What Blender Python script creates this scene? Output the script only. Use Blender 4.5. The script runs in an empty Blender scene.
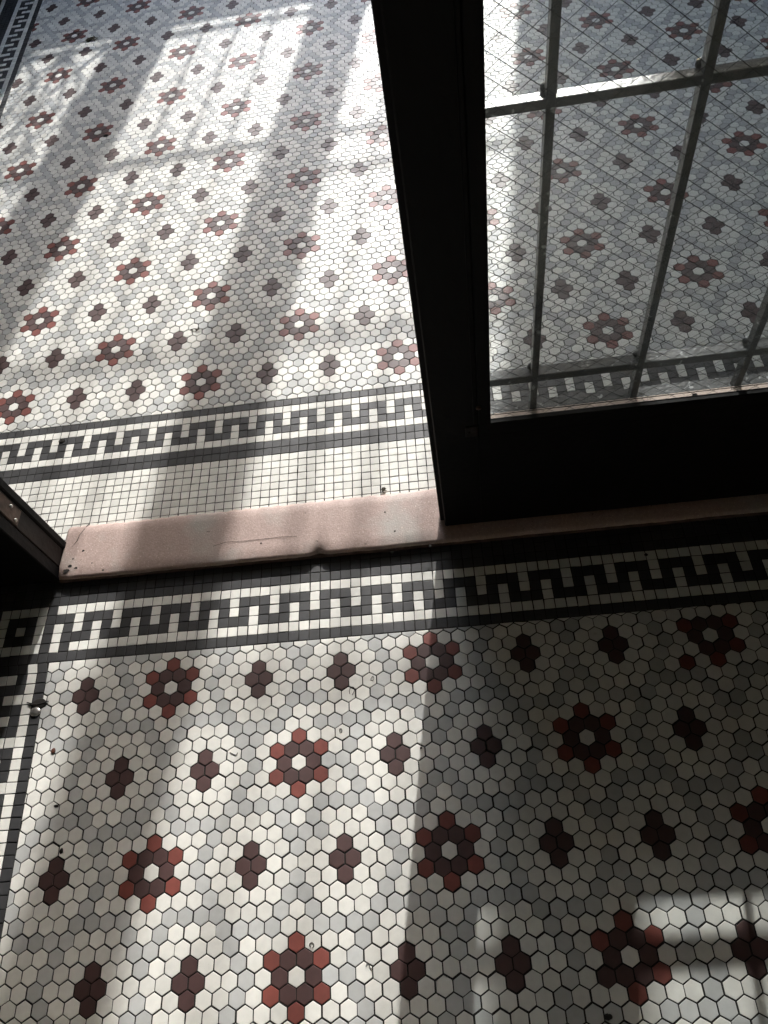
import bpy, math, random
from mathutils import Vector, Matrix
random.seed(11)
S = 0.027                      # one hexagon tile, flat to flat, in metres; the plan is laid out in tile widths
C = bpy.context.scene.collection
SUNX, SUNT = 0.15, 0.49        # sun: sideways run and fall per unit of depth

# ------------------------------------------------------------------ materials
def mat(name, col, rough=0.5, spec=0.5, noise=0.0, nscale=40, bump=0.0, bscale=120, metal=0.0, var=0.0, spots=None, coat=0.0):
    m = bpy.data.materials.new(name); m.use_nodes = True
    nt = m.node_tree; n = nt.nodes; l = nt.links
    b = n['Principled BSDF']
    b.inputs['Roughness'].default_value = rough
    b.inputs['Specular IOR Level'].default_value = spec
    b.inputs['Metallic'].default_value = metal
    b.inputs['Coat Weight'].default_value = coat
    b.inputs['Coat Roughness'].default_value = 0.25
    rgb = n.new('ShaderNodeRGB'); rgb.outputs[0].default_value = (*col, 1)
    out = rgb.outputs[0]
    tc = n.new('ShaderNodeTexCoord')
    if var:
        at = n.new('ShaderNodeAttribute'); at.attribute_name = 'rnd'
        mr = n.new('ShaderNodeMapRange'); mr.inputs[3].default_value = 1 - var; mr.inputs[4].default_value = 1 + var * 0.6
        l.new(at.outputs['Fac'], mr.inputs[0])
        mx = n.new('ShaderNodeMix'); mx.data_type = 'RGBA'; mx.blend_type = 'MULTIPLY'; mx.inputs[0].default_value = 1
        l.new(out, mx.inputs[6]); l.new(mr.outputs[0], mx.inputs[7]); out = mx.outputs[2]
    if noise:
        nz = n.new('ShaderNodeTexNoise'); nz.inputs['Scale'].default_value = nscale; nz.inputs['Detail'].default_value = 6
        l.new(tc.outputs['Object'], nz.inputs['Vector'])
        mr = n.new('ShaderNodeMapRange'); mr.inputs[1].default_value = 0.3; mr.inputs[2].default_value = 0.7
        mr.inputs[3].default_value = 1 - noise; mr.inputs[4].default_value = 1 + noise * 0.5
        l.new(nz.outputs[0], mr.inputs[0])
        mx = n.new('ShaderNodeMix'); mx.data_type = 'RGBA'; mx.blend_type = 'MULTIPLY'; mx.inputs[0].default_value = 1
        l.new(out, mx.inputs[6]); l.new(mr.outputs[0], mx.inputs[7]); out = mx.outputs[2]
    for (sc, lo, hi, c2, det) in (spots or []):
        nz = n.new('ShaderNodeTexNoise'); nz.inputs['Scale'].default_value = sc; nz.inputs['Detail'].default_value = det
        l.new(tc.outputs['Object'], nz.inputs['Vector'])
        mr = n.new('ShaderNodeMapRange'); mr.inputs[1].default_value = lo; mr.inputs[2].default_value = hi
        l.new(nz.outputs[0], mr.inputs[0])
        mx = n.new('ShaderNodeMix'); mx.data_type = 'RGBA'
        l.new(mr.outputs[0], mx.inputs[0]); l.new(out, mx.inputs[6]); mx.inputs[7].default_value = (*c2, 1); out = mx.outputs[2]
    l.new(out, b.inputs['Base Color'])
    if bump:
        nb = n.new('ShaderNodeTexNoise'); nb.inputs['Scale'].default_value = bscale; nb.inputs['Detail'].default_value = 4
        l.new(tc.outputs['Object'], nb.inputs['Vector'])
        bp = n.new('ShaderNodeBump'); bp.inputs['Strength'].default_value = bump; bp.inputs['Distance'].default_value = 0.002
        l.new(nb.outputs[0], bp.inputs['Height']); l.new(bp.outputs[0], b.inputs['Normal'])
    return m

TR = 0.57
DIRT = [(900, 0.73, 0.78, (0.16, 0.14, 0.12), 2)]
M = dict(
    white=mat('porcelain_white', (0.70, 0.69, 0.645), TR, 0.68, 0.07, 60, var=0.13, spots=DIRT),
    grey=mat('porcelain_grey', (0.47, 0.475, 0.465), TR, 0.68, 0.08, 60, var=0.16, spots=DIRT),
    brown=mat('porcelain_maroon', (0.066, 0.031, 0.029), TR, 0.68, 0.15, 60, var=0.15),
    red=mat('porcelain_red', (0.185, 0.046, 0.034), TR, 0.68, 0.15, 60, var=0.25),
    black=mat('porcelain_black', (0.030, 0.030, 0.032), TR, 0.68, 0.2, 60, var=0.35),
    grout=mat('dark_grout', (0.028, 0.027, 0.025), 0.9, 0.2, 0.4, 30),
    stone=mat('pink_stone', (0.385, 0.29, 0.26), 0.6, 0.3, 0.16, 160, 0.25, 300,
              spots=[(7, 0.53, 0.70, (0.36, 0.335, 0.31), 5), (420, 0.64, 0.70, (0.62, 0.50, 0.44), 2), (55, 0.70, 0.74, (0.13, 0.10, 0.09), 3)]),
    shade_grime=mat('shaded_grimy_stone_edge', (0.085, 0.055, 0.045), 0.7, 0.2, 0.5, 60, 0.3, 200),  # front edge shade darkened into the colour, along with grime
    door=mat('black_door_paint', (0.0045, 0.0042, 0.0045), 0.55, 0.12, 0.3, 20, 0.35, 90),
    doorbrown=mat('brown_black_jamb_paint', (0.014, 0.0095, 0.008), 0.55, 0.2, 0.4, 40, 0.4, 90),
    wall=mat('dark_wall_paint', (0.025, 0.022, 0.020), 0.6, 0.3, 0.2, 6),
    ceil=mat('ceiling_plaster', (0.52, 0.50, 0.46), 0.9, 0.2, 0.1, 4),
    vwall=mat('vestibule_wall_paint', (0.13, 0.12, 0.11), 0.6, 0.3, 0.15, 6),
    iron=mat('grey_iron_paint', (0.050, 0.053, 0.055), 0.38, 0.5, 0.35, 50, 0.5, 160, spots=[(70, 0.62, 0.68, (0.33, 0.34, 0.34), 4)]),
    ledge=mat('dusty_pink_ledge', (0.52, 0.42, 0.36), 0.7, 0.3, 0.25, 60, 0.2, 120, spots=[(60, 0.66, 0.7, (0.08, 0.07, 0.06), 3)]),
    hinge=mat('tarnished_hinge', (0.075, 0.045, 0.032), 0.4, 0.5, 0.5, 60, 0.3, 120, metal=0.5),
    steel=mat('worn_steel', (0.50, 0.48, 0.45), 0.4, 0.5, 0.3, 120, metal=0.9),
    wire=mat('glass_wire', (0.022, 0.022, 0.022), 0.7, 0.2),
    street=mat('pale_pavement', (0.45, 0.44, 0.42), 0.85, 0.2, 0.1, 3),
    debris=mat('dry_debris', (0.075, 0.065, 0.045), 0.8, 0.2, 0.5, 200),
    crumb=mat('dark_crumb', (0.02, 0.018, 0.016), 0.8, 0.2),
    bead=mat('rust_bead', (0.085, 0.030, 0.018), 0.5, 0.4, 0.3, 300),
    hair=mat('dark_fibre', (0.05, 0.045, 0.04), 0.6, 0.3),
    chip=mat('pale_paint_flake', (0.55, 0.53, 0.48), 0.7, 0.3),
)
def glass_mat():
    m = bpy.data.materials.new('wired_glass'); m.use_nodes = True
    nt = m.node_tree; n = nt.nodes; l = nt.links
    n.remove(n['Principled BSDF']); o = n['Material Output']
    t = n.new('ShaderNodeBsdfTransparent'); t.inputs[0].default_value = (0.92, 0.935, 0.93, 1)
    g = n.new('ShaderNodeBsdfGlossy'); g.inputs['Roughness'].default_value = 0.12
    d = n.new('ShaderNodeBsdfDiffuse'); d.inputs[0].default_value = (0.5, 0.52, 0.52, 1)
    fr = n.new('ShaderNodeFresnel'); fr.inputs[0].default_value = 1.45
    ge = n.new('ShaderNodeNewGeometry'); mi = n.new('ShaderNodeMapRange')
    mi.inputs[3].default_value = 1.45; mi.inputs[4].default_value = 1/1.45
    l.new(ge.outputs['Backfacing'], mi.inputs[0]); l.new(mi.outputs[0], fr.inputs[0])
    a = n.new('ShaderNodeMixShader'); a.inputs[0].default_value = 0.07
    l.new(t.outputs[0], a.inputs[1]); l.new(d.outputs[0], a.inputs[2])
    b = n.new('ShaderNodeMixShader'); l.new(fr.outputs[0], b.inputs[0]); l.new(a.outputs[0], b.inputs[1]); l.new(g.outputs[0], b.inputs[2])
    l.new(b.outputs[0], o.inputs[0])
    return m
M['glass'] = glass_mat()

# ------------------------------------------------------------------ mesh collector
class MB:
    def __init__(s): s.v = []; s.f = []; s.m = []; s.r = []
    def face(s, idx, mi=0, r=0.5): s.f.append(idx); s.m.append(mi); s.r.append(r)
    def box(s, x0, x1, y0, y1, z0, z1, bev=0.0, mi=0):
        """box with chamfered edges"""
        b = min(bev, (x1-x0)/2.01, (y1-y0)/2.01, (z1-z0)/2.01)
        o = len(s.v)
        if b <= 0:
            s.v += [(x, y, z) for z in (z0, z1) for y in (y0, y1) for x in (x0, x1)]
            for q in ((0,2,3,1),(4,5,7,6),(0,1,5,4),(2,6,7,3),(0,4,6,2),(1,3,7,5)): s.face([o+i for i in q], mi)
            return
        P = {}
        for ix, (x, sx) in enumerate(((x0, 1), (x1, -1))):
            for iy, (y, sy) in enumerate(((y0, 1), (y1, -1))):
                for iz, (z, sz) in enumerate(((z0, 1), (z1, -1))):
                    for a, p in (('x', (x, y+sy*b, z+sz*b)), ('y', (x+sx*b, y, z+sz*b)), ('z', (x+sx*b, y+sy*b, z))):
                        P[(ix, iy, iz, a)] = len(s.v); s.v.append(p)
        g = lambda i, j, k, a: P[(i, j, k, a)]
        for i in (0, 1):
            s.face([g(i,0,0,'x'), g(i,1,0,'x'), g(i,1,1,'x'), g(i,0,1,'x')][::(1 if i else -1)], mi)
            s.face([g(0,i,0,'y'), g(1,i,0,'y'), g(1,i,1,'y'), g(0,i,1,'y')][::(-1 if i else 1)], mi)
            s.face([g(0,0,i,'z'), g(1,0,i,'z'), g(1,1,i,'z'), g(0,1,i,'z')][::(1 if i else -1)], mi)
        for i in (0, 1):
            for j in (0, 1):
                s.face([g(i,j,0,'x'), g(i,j,1,'x'), g(i,j,1,'y'), g(i,j,0,'y')], mi)
                s.face([g(i,0,j,'x'), g(i,1,j,'x'), g(i,1,j,'z'), g(i,0,j,'z')], mi)
                s.face([g(0,i,j,'y'), g(1,i,j,'y'), g(1,i,j,'z'), g(0,i,j,'z')], mi)
                for k in (0, 1): s.face([g(i,j,k,'x'), g(i,j,k,'y'), g(i,j,k,'z')], mi)
    def tube(s, pts, rad, n=6, mi=0, closed=False):
        pts = [Vector(p) for p in pts]; o = len(s.v); N = len(pts)
        for i, p in enumerate(pts):
            t = (pts[min(i+1, N-1)] - pts[max(i-1, 0)]).normalized()
            up = Vector((0, 1, 0)) if abs(t.y) < 0.9 else Vector((1, 0, 0))
            a = t.cross(up).normalized(); b = t.cross(a)
            r = rad[i] if isinstance(rad, (list, tuple)) else rad
            for k in range(n):
                w = 2*math.pi*k/n
                s.v.append(tuple(p + a*math.cos(w)*r + b*math.sin(w)*r))
        for i in range(N-1):
            for k in range(n):
                s.face([o+i*n+k, o+i*n+(k+1) % n, o+(i+1)*n+(k+1) % n, o+(i+1)*n+k], mi)
        s.face([o+k for k in range(n)][::-1], mi); s.face([o+(N-1)*n+k for k in range(n)], mi)
    def blob(s, c, rx, ry, rz, nu=12, nv=8, jit=0.0, mi=0):
        o = len(s.v)
        for j in range(nv+1):
            for i in range(nu):
                th = math.pi*j/nv; ph = 2*math.pi*i/nu
                q = 1 + (random.uniform(-jit, jit) if 0 < j < nv else 0)
                s.v.append((c[0]+rx*q*math.sin(th)*math.cos(ph), c[1]+ry*q*math.sin(th)*math.sin(ph), c[2]+rz*q*math.cos(th)))
        for j in range(nv):
            for i in range(nu):
                s.face([o+j*nu+i, o+(j+1)*nu+i, o+(j+1)*nu+(i+1) % nu, o+j*nu+(i+1) % nu], mi)
    def tile(s, poly, mi, gap=0.042, bev=0.035, z=0.0, depth=0.06, tilt=0.004):
        """one mosaic tile: polygon (ccw) with pillowed edge"""
        o = len(s.v); n = len(poly); cx = sum(p[0] for p in poly)/n; cy = sum(p[1] for p in poly)/n
        def inset(d):
            r = []
            for i in range(n):
                a, b, c = poly[i-1], poly[i], poly[(i+1) % n]
                def nrm(p, q):
                    dx, dy = q[0]-p[0], q[1]-p[1]; L = math.hypot(dx, dy) or 1e-9
                    return -dy/L, dx/L
                n1, n2 = nrm(a, b), nrm(b, c); k = 1 + n1[0]*n2[0] + n1[1]*n2[1]
                k = max(k, 0.35)
                r.append((b[0] + d*(n1[0]+n2[0])/k, b[1] + d*(n1[1]+n2[1])/k))
            return r
        tx, ty, dz = random.gauss(0, tilt), random.gauss(0, tilt), random.gauss(0, 0.003)
        A = inset(gap); B = inset(gap+bev)
        s.v += [(x, y, z-depth) for x, y in A]
        s.v += [(x, y, z-bev*0.22+dz+tx*(x-cx)+ty*(y-cy)) for x, y in A]
        s.v += [(x, y, z+dz+tx*(x-cx)+ty*(y-cy)) for x, y in B]
        r = random.random()
        for i in range(n):
            j = (i+1) % n
            s.face([o+i, o+j, o+n+j, o+n+i], mi, r)
            s.face([o+n+i, o+n+j, o+2*n+j, o+2*n+i], mi, r)
        s.face([o+2*n+i for i in range(n)], mi, r)
    def build(s, name, mats, parent=None, smooth=False, loc=None):
        me = bpy.data.meshes.new(name)
        L = Vector(loc) if loc else Vector((0, 0, 0))
        me.from_pydata([tuple((Vector(p)-L)*S) for p in s.v], [], s.f)
        for m in (mats if isinstance(mats, (list, tuple)) else [mats]): me.materials.append(m)
        me.polygons.foreach_set('material_index', s.m)
        at = me.attributes.new('rnd', 'FLOAT', 'FACE'); at.data.foreach_set('value', s.r)
        if smooth: me.polygons.foreach_set('use_smooth', [True]*len(s.f))
        me.update()
        o = bpy.data.objects.new(name, me); C.objects.link(o); o.location = L*S
        if parent:
            o.parent = parent; o.matrix_parent_inverse = Matrix.Translation(-parent.location)
        return o
def empty(name, loc=(0, 0, 0)):
    o = bpy.data.objects.new(name, None); C.objects.link(o); o.location = Vector(loc)*S; return o
def tag(o, label=None, cat=None, group=None, kind=None):
    if label: o['label'] = label
    if cat: o['category'] = cat
    if group: o['group'] = group
    if kind: o['kind'] = kind
    return o
def boxes(name, lst, m, parent=None, bev=0.05, loc=None):
    b = MB()
    for q in lst: b.box(*q, bev=bev)
    return b.build(name, m, parent, loc=loc)

# ------------------------------------------------------------------ camera (fitted from the tile lattice)
FPX = 730.085
CAM = Vector((11.94387, -12.22506, 48.99733))
RX = Vector((0.99033932, -0.035836, -0.13395451)); RY = Vector((-0.1018086, -0.84377559, -0.52695139)); RZ = Vector((-0.09414372, 0.5354984, -0.83927255))
cd = bpy.data.cameras.new('camera'); cam = bpy.data.objects.new('camera', cd); C.objects.link(cam)
mw = Matrix(((RX.x, -RY.x, -RZ.x, CAM.x*S), (RX.y, -RY.y, -RZ.y, CAM.y*S), (RX.z, -RY.z, -RZ.z, CAM.z*S), (0, 0, 0, 1)))
cam.matrix_world = mw
cd.sensor_fit = 'VERTICAL'; cd.sensor_height = 24; cd.lens = FPX/1024*24; cd.clip_start = 0.02; cd.clip_end = 200
bpy.context.scene.camera = cam
def fl(px, py, z=0.0):
    """place on the floor that the photo shows at this pixel (used for measuring small debris positions)"""
    d = RX*((px-384)/FPX) + RY*((py-512)/FPX) + RZ
    return CAM + d*((z-CAM.z)/d.z)

# ------------------------------------------------------------------ mosaic floors
H3 = math.sqrt(3)/2
W_, G_, B_, R_, K_, GR_ = 0, 1, 2, 3, 4, 5
TILEMATS = [M['white'], M['grey'], M['brown'], M['red'], M['black'], M['grout']]
TAB = {}
for du, dv in ((3, 0), (4, 2), (1.5, 3), (2.5, 3), (3.5, 3), (4.5, 3), (1, 4), (0.5, 5), (0, 6), (3.5, 1)):
    for a in (1, -1):
        for b in (1, -1): TAB[(round(2*du*a), dv*b)] = G_
for a in (1, -1):
    TAB[(2*a, 0)] = B_; TAB[(12*a, 0)] = B_; TAB[(14*a, 0)] = B_; TAB[(0, 2*a)] = R_
    for b in (1, -1):
        TAB[(a, b)] = B_; TAB[(3*a, b)] = R_; TAB[(13*a, b)] = B_
ODD = {(57, -9): W_, (54, -6): W_, (53, -5): R_, (35, 15): B_, (2, -4): W_, (3, -5): G_}    # tiles laid out of pattern
def hexcol(u, v):
    for b in range(v//7-1, v//7+3):
        a = round((u-9.5*b)/19)
        k = (round(2*(u-9.5*b-19*a)), v-7*b)
        if k in TAB: return TAB[k]
        for a2 in (a-1, a+1):
            k = (round(2*(u-9.5*b-19*a2)), v-7*b)
            if k in TAB: return TAB[k]
    return W_
def clip(poly, hp):
    a, b, c = hp                      # keep a*x+b*y >= c
    out = []
    for i in range(len(poly)):
        p, q = poly[i-1], poly[i]
        dp, dq = a*p[0]+b*p[1]-c, a*q[0]+b*q[1]-c
        if (dp >= 0) != (dq >= 0):
            t = dp/(dp-dq); out.append((p[0]+t*(q[0]-p[0]), p[1]+t*(q[1]-p[1])))
        if dq >= 0: out.append(q)
    r = []
    for p in out:
        if not r or math.hypot(p[0]-r[-1][0], p[1]-r[-1][1]) > 0.05: r.append(p)
    if len(r) > 2 and math.hypot(r[0][0]-r[-1][0], r[0][1]-r[-1][1]) < 0.05: r.pop()
    return r
def area(p): return 0.5*sum(p[i-1][0]*p[i][1]-p[i][0]*p[i-1][1] for i in range(len(p)))
def hexfield(mb, org, rot, sc, hps, bbox, nofl=None, warp=None):
    co, si = math.cos(rot)*sc, math.sin(rot)*sc
    x0, x1, y0, y1 = bbox
    R = 1/math.sqrt(3)
    cor = [(R*math.cos(math.radians(90+60*k)), R*math.sin(math.radians(90+60*k))) for k in range(6)]
    v0, v1 = int((org[1]-y1)/H3/sc)-6, int((org[1]-y0)/H3/sc)+6
    for v in range(v0, v1+1):
        n0, n1 = int((x0-org[0])/sc)-8, int((x1-org[0])/sc)+8
        for i in range(n0, n1+1):
            u = i + (0.5 if v % 2 else 0.0)
            cx, cy = u, -v*H3
            jx, jy, ja = random.gauss(0, 0.012), random.gauss(0, 0.012), random.gauss(0, 0.012)
            P = []
            for (px, py) in cor:
                X, Y = cx+jx+px-py*ja, cy+jy+py+px*ja
                P.append(warp(X, Y) if warp else (org[0]+co*X-si*Y, org[1]+si*X+co*Y))
            keep = True; cutp = False
            for hp in hps:
                d = [hp[0]*p[0]+hp[1]*p[1]-hp[2] for p in P]
                if max(d) < 0.08: keep = False; break
                if min(d) < 0: P = clip(P, hp)
                if len(P) < 3: keep = False; break
            if not keep or area(P) < 0.05: continue
            c = hexcol(u, v)
            if nofl: c = ODD.get((round(2*u), v), c)
            if nofl and c in (B_, R_) and P[0][0] < nofl: c = W_
            if c == W_ and random.random() < 0.012: c = G_
            mb.tile(P, c)
def sq(mb, fx, i, j, mi, w=1, gap=0.038):
    """square tile i,j through a mapping fx(i,j) -> xy"""
    P = [fx(i, j), fx(i+w, j), fx(i+w, j+1), fx(i, j+1)]
    if area(P) < 0: P = P[::-1]
    a = 0.012
    P = [(x+random.gauss(0, a), y+random.gauss(0, a)) for x, y in P]
    mb.tile(P, mi, gap=gap, bev=0.03, tilt=0.006)
def key(i, r):
    """meander: r 1..6 counted from the hexagon field (row 0 there is black); i along the border"""
    if r in (1, 5): return W_
    if r in (2, 3, 4):
        k = i % 4
        if k == 0 and r in (3, 4): return W_
        if k == 2 and r in (2, 3): return W_
    return K_

NY = 8.67                       # near field ends here; border up to the threshold
NP = 0.785
nb = MB(); nf = MB()
LX, LS = -19.55, 0.046          # left edge of the near field and its slight splay
RXE = 42.6
hexfield(nf, (0, 0), 0.0155, 1.0, [(0, -1, -NY), (1, LS, LX+LS*NY), (-1, 0, -RXE), (0, 1, -58)], (LX-1, RXE, -58, NY), nofl=-17.2)
# border along the doors: column i to the right of the corner, row j away from the field
fx = lambda i, j: (-19.783 + i*0.78125, NY + j*NP)
for i in range(0, 79):
    for j in range(0, 10):
        # white at column 0 (rows 2,3) and column 2 (rows 3,4) as laid in the corner
        c = K_
        if j in (1, 5): c = W_
        elif j in (2, 3, 4):
            if i % 4 == 0 and j in (2, 3): c = W_
            if i % 4 == 2 and j in (3, 4): c = W_
        if i == 1 and j == 1: c = K_
        sq(nb, fx, i, j, c)
# corner block
for i in range(-9, 0):
    for j in range(0, 10):
        q = -1-i                  # 0 black column, 1..5 motif
        c = K_
        if 1 <= q <= 5 and 1 <= j <= 5:
            ring = q in (1, 5) or j in (1, 5)
            c = W_ if ring or (q == 3 and j == 3) else K_
        sq(nb, fx, i, j, c)
# border down the left wall
fl_ = lambda i, j: (LX - 0.12*(j < 1) + LS*j*NP - i*NP, NY - j*NP)
for j in range(0, 84):
    for i in range(0, 9):
        c = K_
        if i in (1, 5): c = W_
        elif i in (2, 3, 4):
            if j % 4 == 1 and i in (3, 4): c = W_
            if j % 4 == 3 and i in (2, 3): c = W_
        if j == 0: c = K_ if i != 1 else W_
        sq(nb, fl_, i, j, c)
fr_ = lambda i, j: (RXE + i*NP, NY - j*NP)
for j in range(0, 84):
    for i in range(0, 8):
        c = W_ if i in (1, 5) or (i in (2, 3) and j % 4 == 3) or (i in (3, 4) and j % 4 == 1) else K_
        sq(nb, fr_, i, j, c)
floor = nf.build('floor', TILEMATS)
tag(floor, 'hexagon tile hall floor in front of the threshold, maroon flowers on white', 'floor', kind='structure')
gb = MB(); gb.box(-28, 50, -60, 17, -0.6, -0.05); gb.build('grout_bed', M['grout'], floor)
tag(nb.build('greek_key_border', TILEMATS, floor), 'black and white square tile meander border')

FY = 32.17; FP = 0.7655
ff = MB(); fb = MB()
FLX, FLS = -45.6, 0.053          # left edge of the vestibule field at depth 108, splayed
flx = lambda y: FLX - FLS*(y-108)
FRX = 70
SLW = 0.016                     # the border drifts a little behind the closed leaf
warp = lambda u, y: (-29.058226+.977991*u-.005242*y+.000192*u*u-.000102*u*y+.000096*y*y, 35.356542+.01555*u+.971677*y-.000131*u*u+.000469*u*y-.000106*y*y)
hexfield(ff, (-28.981, 35.320), 0.0099, 0.98142, [(0, 1, FY), (-SLW, 1, FY-11*SLW), (1, FLS, FLX+FLS*108), (-1, 0, -FRX), (0, -1, -150)], (-50, FRX, FY, 150), warp=warp)
FX0 = 4.3 - 0.389
ffx = lambda i, j: (FX0 + i*0.778, FY - min(j, 8)*FP - max(0, j-8)*0.73 + SLW*max(0, FX0 + i*0.778 - 11))
for i in range(-58, 97):
    for j in range(0, 20):
        c = K_
        if j in (1, 5): c = W_
        elif j in (2, 3, 4):
            if i % 4 == 0 and j in (2, 3): c = W_
            if i % 4 == 2 and j in (3, 4): c = W_
        elif j >= 8: c = W_
        sq(fb, ffx, i, j, c)
ffl = lambda i, j: (flx(FY + j*FP) - i*FP, FY + j*FP)
for j in range(0, 156):
    for i in range(0, 10):
        c = K_
        if i in (1, 5, 9): c = W_
        elif i in (2, 3, 4):
            if j % 4 == 1 and i in (2, 3): c = W_
            if j % 4 == 3 and i in (3, 4): c = W_
        sq(fb, ffl, i, j, c)
floor2 = ff.build('floor.001', TILEMATS)
tag(floor2, 'sunlit hexagon tile vestibule floor beyond the threshold', 'floor', kind='structure')
gb = MB(); gb.box(-56, 78, 17, 170, -0.6, -0.05); gb.build('grout_bed', M['grout'], floor2)
tag(fb.build('greek_key_border', TILEMATS, floor2), 'sunlit black and white square tile meander border')

# ------------------------------------------------------------------ stone threshold
def threshold():
    prof = [(15.42, -0.02), (15.33, 0.30), (15.36, 0.52), (15.47, 0.66), (15.66, 0.73), (16.6, 0.76), (18.0, 0.74), (19.4, 0.74), (20.05, 0.70), (20.36, 0.52), (20.47, 0.25), (20.5, -0.02)]
    b = MB(); x0, x1, n = -19.98, 43.0, 420; rows = []
    rnd = random.Random(5)
    ph = [rnd.uniform(0, 6.28) for _ in range(8)]
    for i in range(n+1):
        x = x0 + (x1-x0)*i/n; row = []
        chip = math.exp(-((x-1.25)/0.55)**2)*0.30 + math.exp(-((x+20.1)/0.7)**2)*0.22 + 0.10*max(0, math.sin(x*1.7+ph[0])*math.sin(x*3.1+ph[1])-0.55)
        for k, (y, z) in enumerate(prof):
            w = 0.02*math.sin(x*0.9+ph[2]) + 0.012*math.sin(x*4.3+ph[3]+k)
            dy = dz = 0
            if k in (2, 3, 4): dz = -chip*(1.2 if k == 3 else 0.7); dy = chip*(0.9 if k == 2 else 0.5)
            if k in (8, 9): dz = -0.03*max(0, math.sin(x*2.3+ph[4])); dy = 0.03*math.sin(x*5+ph[5])
            wear = -0.05*math.exp(-((x+4)/9)**2) if 5 <= k <= 8 else 0
            row.append(len(b.v)); b.v.append((x, y+dy+w*0.6, max(-0.02, z+dz+w*0.4+wear) if z > 0 else z))
        rows.append(row)
    for i in range(n):
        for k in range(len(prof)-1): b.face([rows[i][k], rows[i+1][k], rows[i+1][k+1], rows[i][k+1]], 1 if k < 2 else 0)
    b.face(rows[0]); b.face(rows[-1][::-1])
    o = b.build('stone_threshold', [M['stone'], M['shade_grime']], smooth=False)
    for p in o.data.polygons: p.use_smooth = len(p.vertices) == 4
    return tag(o, 'worn pink stone threshold slab across the doorway, chipped along its front edge', 'threshold')
th = threshold()
b = MB()
cr = [fl(88.5, 522, 0.72), fl(84, 529, 0.74), fl(80, 535, 0.74), fl(77, 541, 0.74), fl(72, 547, 0.74)]
b.tube([(p.x+random.uniform(-.06, .06), p.y, z) for p, z in zip(cr, (0.55, 0.70, 0.735, 0.745, 0.75))], [0.03, 0.035, 0.03, 0.03, 0.015], 5)
tag(b.build('crack', M['crumb'], th), 'dark diagonal crack near the left end')
b = MB()
b.tube([(fl(x, y, 0.75).x, fl(x, y, 0.75).y, 0.742) for x, y in ((213, 546), (226, 542), (243, 541), (262, 539), (280, 537), (297, 536))], 0.012, 5)
tag(b.build('crack', M['crumb'], th), 'fine long hairline crack')
b = MB()
for (x, y, rr) in ((70, 566, .16), (76, 568, .12), (66, 571, .2), (81, 560, .07), (92, 563, .09), (103, 570, .08), (83, 551, .1), (73, 559, .08), (261, 543, .06), (395, 531, .07), (385, 512, .06), (392, 552, .08), (430, 546, .1), (424, 551, .07)):
    p = fl(x, y, 0.75); b.blob((p.x, p.y, 0.745), rr*1.3, rr, 0.02, 8, 4, 0.3)
tag(b.build('pit', M['crumb'], th), 'dark pits', kind='stuff')

# ------------------------------------------------------------------ right door leaf with wired glass and iron grille
DY0, DY1 = 16.6, 18.0
DL, DR, GL, GRt, ZB = 11.2, 42.3, 14.83, 38.8, 12.7
ZT, ZG = 82.0, 77.0
door = empty('door_1', (26.7, 17.3, 0.8))
tag(door, 'black closed door leaf with wired glass panel and iron bars', 'door', kind='structure')
st = MB(); st.box(DL, GL-0.76, DY0, DY1, 0.86, ZT, 0.09); st.build('stile', M['door'], door)
st = MB(); st.box(GRt+0.76, DR, DY0, DY1, 0.86, ZT, 0.09); st.build('stile', M['door'], door)
st = MB(); st.box(GL-0.85, GRt+0.85, DY0+0.03, DY1, 0.86, ZB-1.1, 0.05); st.build('bottom_rail', M['door'], door)
st = MB(); st.box(GL-0.85, GRt+0.85, DY0+0.03, DY1, ZG+0.44, ZT, 0.05); st.build('top_rail', M['door'], door)
bd = MB()
bd.box(GL-0.8, GL, DY0+0.02, DY0+0.5, ZB-0.5, ZG+0.5, 0.07); bd.box(GRt, GRt+0.8, DY0+0.02, DY0+0.5, ZB-0.5, ZG+0.5, 0.07)
bd.box(GL-0.8, GRt+0.8, DY0+0.04, DY0+0.5, ZB-1.2, ZB, 0.07); bd.box(GL-0.8, GRt+0.8, DY0+0.04, DY0+0.5, ZG, ZG+0.5, 0.07)
bd.build('glazing_bead', M['door'], door)
ast = MB(); ast.box(10.88, 11.26, DY0+0.55, DY1+0.1, 0.86, ZT, 0.05); ast.build('meeting_strip', M['door'], door)
gl = MB(); gl.box(GL-0.5, GRt+0.5, DY0+0.52, DY0+0.74, ZB-0.35, ZG+0.4)
glass = gl.build('glass_pane', M['glass'], door)
wm = MB(); yw = DY0+0.63; hz, hx = 0.95, 1.24; sl = hz/hx
for sgn in (1, -1):
    k = -140
    while k < 160:
        pts = []
        # line z = sgn*sl*(x-GL) + k*hz clipped to pane
        xs = [GL-0.4, GRt+0.4]
        f = lambda x: sgn*sl*(x-GL) + k*hz + 20.3
        a, b2 = xs
        def xz(z): return GL + (z-k*hz-20.3)/(sgn*sl)
        zlo, zhi = ZB-0.3, ZG+0.3
        lo, hi = sorted((xz(zlo), xz(zhi)))
        a, b2 = max(a, lo), min(b2, hi)
        if b2-a > 0.3:
            wm.tube([(a, yw+sgn*0.008, f(a)), (b2, yw+sgn*0.008, f(b2))], 0.014 if sgn < 0 else 0.011, 4)
        k += 1
wm.tube([(GL-0.4, yw, ZB+0.12), (GRt+0.4, yw, ZB+0.12)], 0.03, 4)
wm.build('wire_mesh', M['wire'], glass)
led = MB()
led.box(GL-0.7, GRt+0.7, DY0+0.5, DY1-0.02, ZB-1.12, ZB-0.66, 0.04)
tag(led.build('glass_ledge', M['ledge'], door), 'dusty pinkish ledge behind the glass')
gr = MB(); gr.box(GL-0.9, GRt+0.9, 17.85, 19.15, 11.25, 11.62, 0.05)
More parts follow.
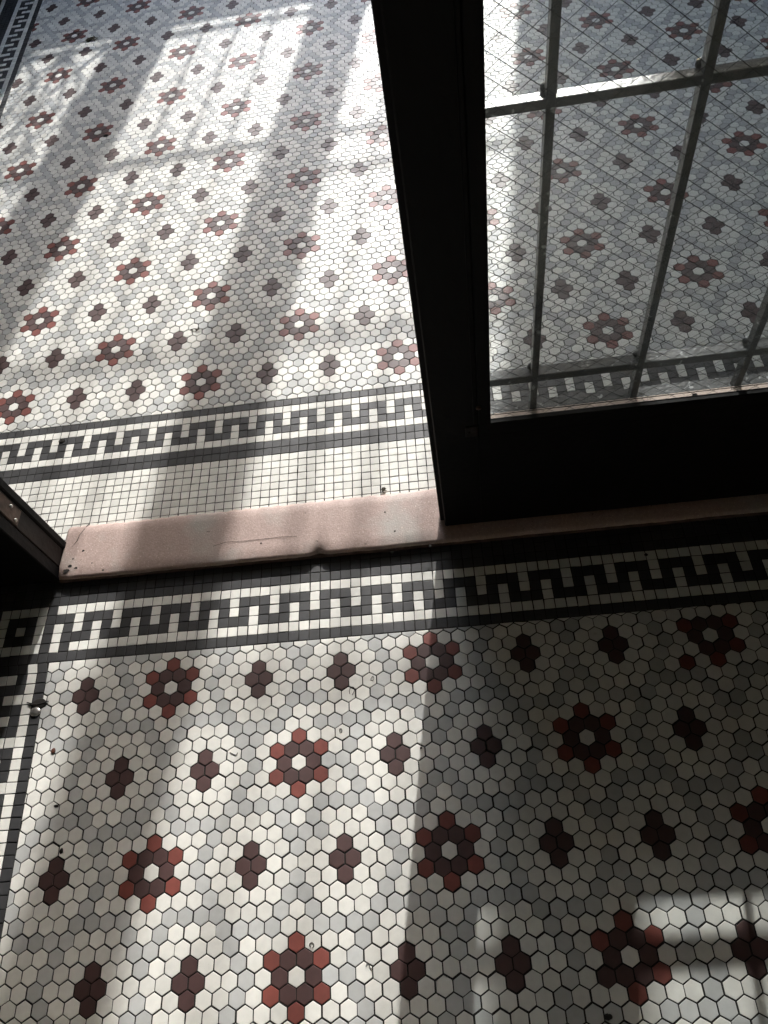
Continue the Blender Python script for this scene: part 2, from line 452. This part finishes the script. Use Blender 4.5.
grille = tag(gr.build('iron_grille', M['iron'], door), 'grey painted iron bar grille')
VX = [17.67, 23.95, 30.3, 36.5]
for x in VX:
    v = MB(); v.box(x-0.2, x+0.2, 18.0, 18.62, 11.5, ZG+1, 0.03); v.build('vertical_bar', M['iron'], grille)
for zt in (15.08, 31.78, 48.5, 65.2):
    hb = MB(); hb.box(GL-0.9, GRt+0.9, 18.02, *((18.82, zt-0.56) if zt < 20 else (18.68, zt-0.42)), zt+0.02, 0.04); hb.build('horizontal_bar', M['iron'], grille)
    for x in VX:
        kb = MB(); kb.blob((x, 18.72, zt+0.12), 0.38, 0.26, 0.26); kb.build('collar', M['iron'], grille, smooth=True)
bo = MB(); bo.tube([(13.78, DY0-0.03, 12.9), (13.78, DY0-0.03, 40), (13.78, DY0-0.03, 70)], 0.035, 8)
bolt = tag(bo.build('surface_bolt', M['door'], door), 'thin black bolt rod on the stile')
pl = MB(); pl.box(13.2, 14.0, DY0-0.09, DY0+0.04, 11.7, 12.75, 0.05); pl.blob((13.42, DY0-0.1, 12.2), 0.1, 0.05, 0.1)
tag(pl.build('bolt_keeper', M['doorbrown'], bolt), 'small worn keeper plate below the rod')
sc_ = MB(); sc_.blob((14.1, DY0-0.02, 14.4), 0.17, 0.08, 0.17); sc_.build('screw', M['hinge'], bolt, smooth=True)

# ------------------------------------------------------------------ left jamb with hinge
jamb = empty('trim_1', (-22, 17, 0))
tag(jamb, 'dark door jamb post at the left end of the pink threshold', 'door jamb', kind='structure')
j = MB(); j.box(-24.5, -20.02, 16.55, 18.15, -0.02, 84, 0.06); j.build('post', M['doorbrown'], jamb)
j = MB(); j.box(-24.5, -19.86, 18.15, 18.9, -0.02, 84, 0.12); j.build('door_stop', M['door'], jamb)
j = MB(); j.box(-25.5, -20.06, 15.55, 16.55, -0.02, 84, 0.08); j.build('casing', M['door'], jamb)
hg = MB(); hg.box(-20.14, -19.96, 16.62, 17.95, 6.9, 11.6, 0.04)
hinge = tag(hg.build('hinge', M['hinge'], jamb), 'tarnished hinge leaf with screws')
for (y, z) in ((17.6, 8.2), (16.95, 7.3), (17.55, 10.9), (16.95, 9.9)):
    s_ = MB(); s_.blob((-19.94, y, z), 0.09, 0.16, 0.16); s_.build('screw', M['steel'], hinge, smooth=True)
rj = empty('trim_2', (43, 17, 0)); tag(rj, 'dark door jamb post right of the closed door leaf', 'door jamb', kind='structure')
j = MB(); j.box(42.4, 46, 16.0, 18.9, 0.9, 84, 0.06); j.build('post', M['doorbrown'], rj)

# ------------------------------------------------------------------ the rooms
def struct(name, lst, m, label, bev=0.0):
    return tag(boxes(name, lst, m, bev=bev), label, kind='structure')
struct('wall_middle', [(-55, -24.5, 16.2, 18.6, 0, 122), (46, 79, 16.2, 18.6, 0, 122), (-24.5, 46, 16.2, 18.6, 84, 122)], M['wall'], 'dark partition wall holding the inner doors')
struct('wall_left', [(-29, -26.7, -62, 16.2, 0, 122)], M['wall'], 'dark left wall of the hall')
struct('wall_right', [(48.5, 50.8, -62, 16.2, 0, 122)], M['wall'], 'dark right wall of the hall')
struct('wall_back', [(-29, 50.8, -64, -62, 0, 122)], M['ceil'], 'plaster wall at the back of the hall')
struct('ceiling', [(-56, 80, -64, 167, 122, 124)], M['ceil'], 'plaster ceiling over hall and vestibule')
b = MB(); b.v += [(flx(18.6)-8.2, 18.6, 0), (flx(166)-8.2, 166, 0), (flx(166)-8.2, 166, 122), (flx(18.6)-8.2, 18.6, 122),
                  (-60, 18.6, 0), (-60, 166, 0), (-60, 166, 122), (-60, 18.6, 122)]
for q in ((0,3,2,1),(4,5,6,7),(0,1,5,4),(3,7,6,2),(0,4,7,3),(1,2,6,5)): b.face(list(q))
tag(b.build('wall_vestibule_left', M['vwall']), 'dark left wall of the vestibule', kind='structure')
b = MB()
for (y0, y1) in ((18.6, 163),):
    b.v += [(flx(y0)-8.2, y0, 0), (flx(y1)-8.2, y1, 0), (flx(y1)-7.6, y1, 0), (flx(y0)-7.6, y0, 0)]
    b.v += [(x, y, 9) for x, y, z in b.v[:4]]
    for q in ((0,1,2,3),(4,7,6,5),(3,2,6,7),(0,4,5,1),(0,3,7,4),(1,5,6,2)): b.face(list(q))
tag(b.build('baseboard_left', M['door']), 'black baseboard of the vestibule left wall', kind='structure')
struct('wall_vestibule_right', [(77.5, 80, 18.6, 166, 0, 122)], M['ceil'], 'right wall of the vestibule')

# street front: two grille door leaves between scrolled sidelights, transom over
FY0, FY1 = 163.0, 166.0
struct('wall_front', [(-60, -35.6, FY0, FY1, 0, 122), (59.4, 80, FY0, FY1, 0, 122),
                      (-22.6, -17.6, FY0, FY1, 0, 98), (41.4, 46.4, FY0, FY1, 0, 98),
                      (-35.6, 59.4, FY0, FY1, 96, 100), (-35.6, 59.4, FY0, FY1, 116, 122),
                      (-35.6, -20, FY0, FY1, 100, 116), (-12, -8, FY0, FY1, 100, 116), (32, 36, FY0, FY1, 100, 116), (44, 59.4, FY0, FY1, 100, 116),
                      (-35.6, -22.6, FY0, FY1, 0, 27.2), (46.4, 59.4, FY0, FY1, 0, 78.5)], M['wall'], 'dark street front with door and sidelight openings')
def leaf(name, x0, x1, label, extra, sw=0.0):
    r = tag(empty(name, ((x0+x1)/2, 164.5, 0)), label, 'door', kind='structure')
    boxes('stile', [(x0, x0+4.1, FY0+0.4, FY1-0.4, 0.3, 96)], M['door'], r)
    boxes('stile', [(x1-4.1-sw, x1, FY0+0.4, FY1-0.4, 0.3, 96)], M['door'], r)
    boxes('kick_panel', [(x0+4.1, x1-4.1, FY0+0.5, FY1-0.5, 0.3, 27.2)], M['door'], r)
    boxes('top_rail', [(x0+4.1, x1-4.1, FY0+0.5, FY1-0.5, 94, 96)], M['door'], r)
    w = x1-x0-8.2
    for k in (1, 2, 3):
        x = x0+4.1+w*k/4
        boxes('vertical_bar', [(x-0.25, x+0.25, 164.4, 165.1, 27, 94)], M['iron'], r)
    for z in (29.0, 44.6, 61.3, 78)+extra:
        boxes('horizontal_bar', [(x0+4.1, x1-4.1, 164.4, 165.1, z-0.4, z+0.4)], M['iron'], r)
leaf('door_2', -17.6, 11.9, 'left leaf of the barred street door', ())
leaf('door_3', 11.9, 41.4, 'right leaf of the barred street door', (48.2,), -0.3)
def arc(cx, cz, r, a0, a1, n=14): return [(cx+r*math.cos(math.radians(a0+(a1-a0)*k/n)), 164.7, cz+r*math.sin(math.radians(a0+(a1-a0)*k/n))) for k in range(n+1)]
def sidelight(name, x0, x1, z0, label):
    r = tag(empty(name, ((x0+x1)/2, 164.5, z0)), label, 'window', kind='structure')
    xm = (x0+x1)/2; b = MB()
    zs = [z for z in (29.0, 44.6, 61.3, 78) if z > z0]
    for z in zs: b.box(x0, x1, 164.4, 165.1, z-0.4, z+0.4)
    if zs: b.build('horizontal_bar', M['iron'], r)
    b = MB(); b.box(xm-0.25, xm+0.25, 164.4, 165.1, z0, 96); b.build('vertical_bar', M['iron'], r)
    b = MB()
    for z in zs:
        h = 14.6
        for s in (1, -1):
            for wd, q in ((5.6, 1.0), (3.4, 1.6)):
                b.tube([(xm+s*(0.4+wd*math.sin(math.pi*t/24)**q), 164.7, z+0.4+h*t/24) for t in range(25)], 0.3, 6)
            b.tube([(xm+s*(6.1-5.4*math.sin(math.pi*t/24)), 164.7, z+0.4+h*t/24) for t in range(25)], 0.28, 6)
            sp = []
            for t in range(24):
                a = t*22; rr = 1.7*(1-t/32); sp.append((xm+s*(3.0+rr*math.cos(math.radians(a))), 164.7, z+h*0.5+rr*math.sin(math.radians(a))))
            b.tube(sp, 0.2, 6)
    if zs: b.build('iron_scroll', M['iron'], r)
sidelight('window_1', -35.6, -22.6, 27.2, 'left sidelight with iron scrollwork')
sidelight('window_2', 46.4, 59.4, 78.5, 'small high sidelight right of the street door')
tag(boxes('pavement', [(-700, 700, 170, 1500, -8, -6)], M['street'], bev=0), 'pale pavement outside the street door', kind='structure')

# ------------------------------------------------------------------ small things lying on the tiles
def at(px, py, z=0.0):
    p = fl(px, py, z); return p
p = at(36.5, 709)
st = empty('door_holder', (p.x, p.y, 0)); tag(st, 'small dark floor fitting with bright metal cap in the left tile border', 'floor fitting')
b = MB(); b.blob((p.x+0.15, p.y+0.35, 0.02), 0.58, 0.42, 0.05, jit=0.14); b.build('socket', M['crumb'], st, smooth=True)
b = MB(); b.blob((p.x-0.02, p.y-0.22, 0.06), 0.42, 0.34, 0.12, jit=0.06); tag(b.build('cap', M['steel'], st, smooth=True), 'bright metal cap')
b = MB()
for (dx, dy) in ((-0.85, 0.25), (-0.7, 0.0), (0.85, 0.2)): b.tube([(p.x, p.y+0.3, 0.05), (p.x+dx*0.6, p.y+0.3+dy*0.5, 0.06), (p.x+dx, p.y+0.3+dy, 0.05)], [0.07, 0.05, 0.03], 6)
b.build('prong', M['crumb'], st)
def crumb(px, py, rx, ry, rz, m, name, label, cat, group=None, jit=0.2, z=0.0):
    q = at(px, py, z); b = MB(); b.blob((q.x, q.y, z+rz*0.8), rx, ry, rz, jit=jit)
    return tag(b.build(name, M[m], smooth=True, loc=(q.x, q.y, z)), label, cat, group)
crumb(53.5, 751, 0.17, 0.21, 0.05, 'bead', 'seed', 'rust brown seed on white tile near the left border', 'seed', jit=0.06)
crumb(608, 1017, 0.22, 0.15, 0.03, 'crumb', 'hole_speck', 'black speck drawn for a hole in the grey tile at the bottom right, below a flower', 'speck')  # flat dark blob in place of the hole in a broken tile
crumb(56.5, 806, 0.17, 0.09, 0.025, 'crumb', 'dirt_crumb', 'dark crumb on white tile, between left border and lower left blossom', 'crumb')
crumb(61.5, 851, 0.13, 0.17, 0.03, 'crumb', 'dirt_crumb.001', 'dark crumb just above the lowest left maroon lozenge', 'crumb')
crumb(595, 634, 0.13, 0.07, 0.05, 'chip', 'paint_flake', 'pale paint flake on the black border row before the door', 'flake')
crumb(646, 555, 0.13, 0.1, 0.06, 'crumb', 'dirt_crumb.002', 'dark crumb on the white border row under the door leaf', 'crumb')
crumb(62, 441, 0.3, 0.26, 0.05, 'crumb', 'hole_speck.001', 'round black speck drawn for a hole in the sunlit meander border', 'speck', jit=0.08)  # dark disc in place of a hole in the border
crumb(421, 748, 0.08, 0.06, 0.05, 'crumb', 'dirt_crumb.003', 'tiny dark crumb beside the door shadow edge', 'crumb')
crumb(106, 136, 0.35, 0.22, 0.1, 'crumb', 'dirt_crumb.004', 'dark crumb next to a flower in the shaded vestibule strip', 'crumb')
crumb(694.5, 395.5, 0.16, 0.1, 0.1, 'crumb', 'dirt_crumb.005', 'dark crumb on the dusty ledge behind the wired glass', 'crumb', z=12.04)
def clump(px, py, n, r, name, label, z=0.0, thick=0.05):
    q = at(px, py, z); b = MB()
    for _ in range(n):
        a = random.uniform(0, 6.28); d = random.uniform(0, r*0.5); L = random.uniform(0.4, 1.0)*r
        x, y = q.x+d*math.cos(a)*1.5, q.y+d*math.sin(a); w = random.uniform(0, 6.28)
        b.tube([(x-L*math.cos(w), y-L*math.sin(w)*0.7, z+0.05), (x, y, z+random.uniform(0.1, 0.4)*r), (x+L*math.cos(w+0.5), y+L*math.sin(w+0.5)*0.7, z+0.06)], [thick*0.5, thick*1.6, thick*0.5], 5)
    for _ in range(n//2):
        b.blob((q.x+random.gauss(0, r*0.5), q.y+random.gauss(0, r*0.3), z+0.1), r*0.28, r*0.18, r*0.1, 8, 5, 0.25)
    return tag(b.build(name, M['debris'], loc=(q.x, q.y, z)), label, 'debris')
clump(383, 490, 8, 0.34, 'leaf_debris', 'little clump of dry debris at the far edge of the pink threshold', 0.1, 0.035)
clump(93, 40, 8, 1.0, 'leaf_debris.001', 'clump of dry leaf debris where sun meets shade in the far left vestibule', 0, 0.055)
clump(197, 330, 4, 0.5, 'leaf_debris.002', 'thin scrap of dry debris on the sunlit tiles behind the border', 0, 0.03)
def curl(pts, name, label, r=0.022):
    b = MB(); P = [at(x, y) for x, y in pts]
    # smooth
    Q = []
    for i in range(len(P)-1):
        p0, p1, p2, p3 = P[max(i-1, 0)], P[i], P[i+1], P[min(i+2, len(P)-1)]
        for k in range(5):
            t = k/5
            Q.append(0.5*((2*p1)+(p2-p0)*t+(2*p0-5*p1+4*p2-p3)*t*t+(3*p1-p0-3*p2+p3)*t**3))
    Q.append(P[-1])
    c = sum(Q, Vector())/len(Q)
    b.tube([(p.x, p.y, 0.03) for p in Q], r, 5)
    return tag(b.build(name, M['hair'], loc=(c.x, c.y, 0)), label, 'hair')
curl([(350, 694), (349.5, 690), (352, 687), (354.5, 688.5), (354, 692), (352, 695)], 'hair_curl', 'dark curled hair just below the lozenge nearest the lit side of the doorway border')
curl([(371, 679), (372.5, 676.5), (374, 678), (373, 680.5), (370.5, 680)], 'hair_curl.001', 'small hair loop on white tile left of the door shadow, near the border flower')
curl([(340, 732), (339.5, 729.5), (341.5, 729), (342, 731.5), (340.5, 732.5)], 'hair_curl.002', 'tiny hair ring right of the bright central red flower')
curl([(230, 752.5), (233, 754), (236, 755), (238, 752.5)], 'hair_curl.003', 'short bent hair on white tile left of the bright central red flower')
curl([(311, 947), (309.5, 944.5), (312, 942.5), (314, 945), (312.5, 948)], 'hair_curl.004', 'hair ring beside the topmost red petal of the bottom flower')
curl([(366, 967), (367, 963.5), (369.5, 964), (370, 967.5), (372, 969)], 'hair_curl.005', 'hair loop between the bottom flower and the lozenge on the door shadow edge')

# ------------------------------------------------------------------ light
sd = bpy.data.lights.new('sun', 'SUN'); so = bpy.data.objects.new('sun', sd); C.objects.link(so)
d = Vector((-SUNX, -1, -SUNT)).normalized()
so.rotation_euler = d.to_track_quat('-Z', 'Y').to_euler(); so.location = (0, 8, 5)
sd.energy = 6.1; sd.angle = math.radians(0.75); sd.color = (1.0, 0.98, 0.945)
w = bpy.data.worlds.new('sky'); bpy.context.scene.world = w; w.use_nodes = True
nt = w.node_tree; n = nt.nodes
sky = n.new('ShaderNodeTexSky'); sky.sky_type = 'NISHITA'; sky.sun_disc = False
sky.sun_elevation = math.atan(SUNT/math.hypot(1, SUNX)); sky.sun_rotation = math.atan2(SUNX, 1); sky.altitude = 50; sky.dust_density = 0.6
tint = n.new('ShaderNodeMix'); tint.data_type = 'RGBA'; tint.blend_type = 'MULTIPLY'; tint.inputs[0].default_value = 1
tint.inputs[7].default_value = (1.03, 0.985, 0.905, 1)      # hazy city sky, less blue than a clear one
nt.links.new(sky.outputs[0], tint.inputs[6]); nt.links.new(tint.outputs[2], n['Background'].inputs[0]); n['Background'].inputs[1].default_value = 1.9

sc = bpy.context.scene
sc.view_settings.view_transform = 'Standard'; sc.view_settings.look = 'None'
sc.view_settings.gamma = 1.0; sc.view_settings.use_curve_mapping = False
sc.view_settings.exposure = 0.10
sc.cycles.use_denoising = True
sc.cycles.max_bounces = 10; sc.cycles.diffuse_bounces = 6; sc.cycles.transparent_max_bounces = 12
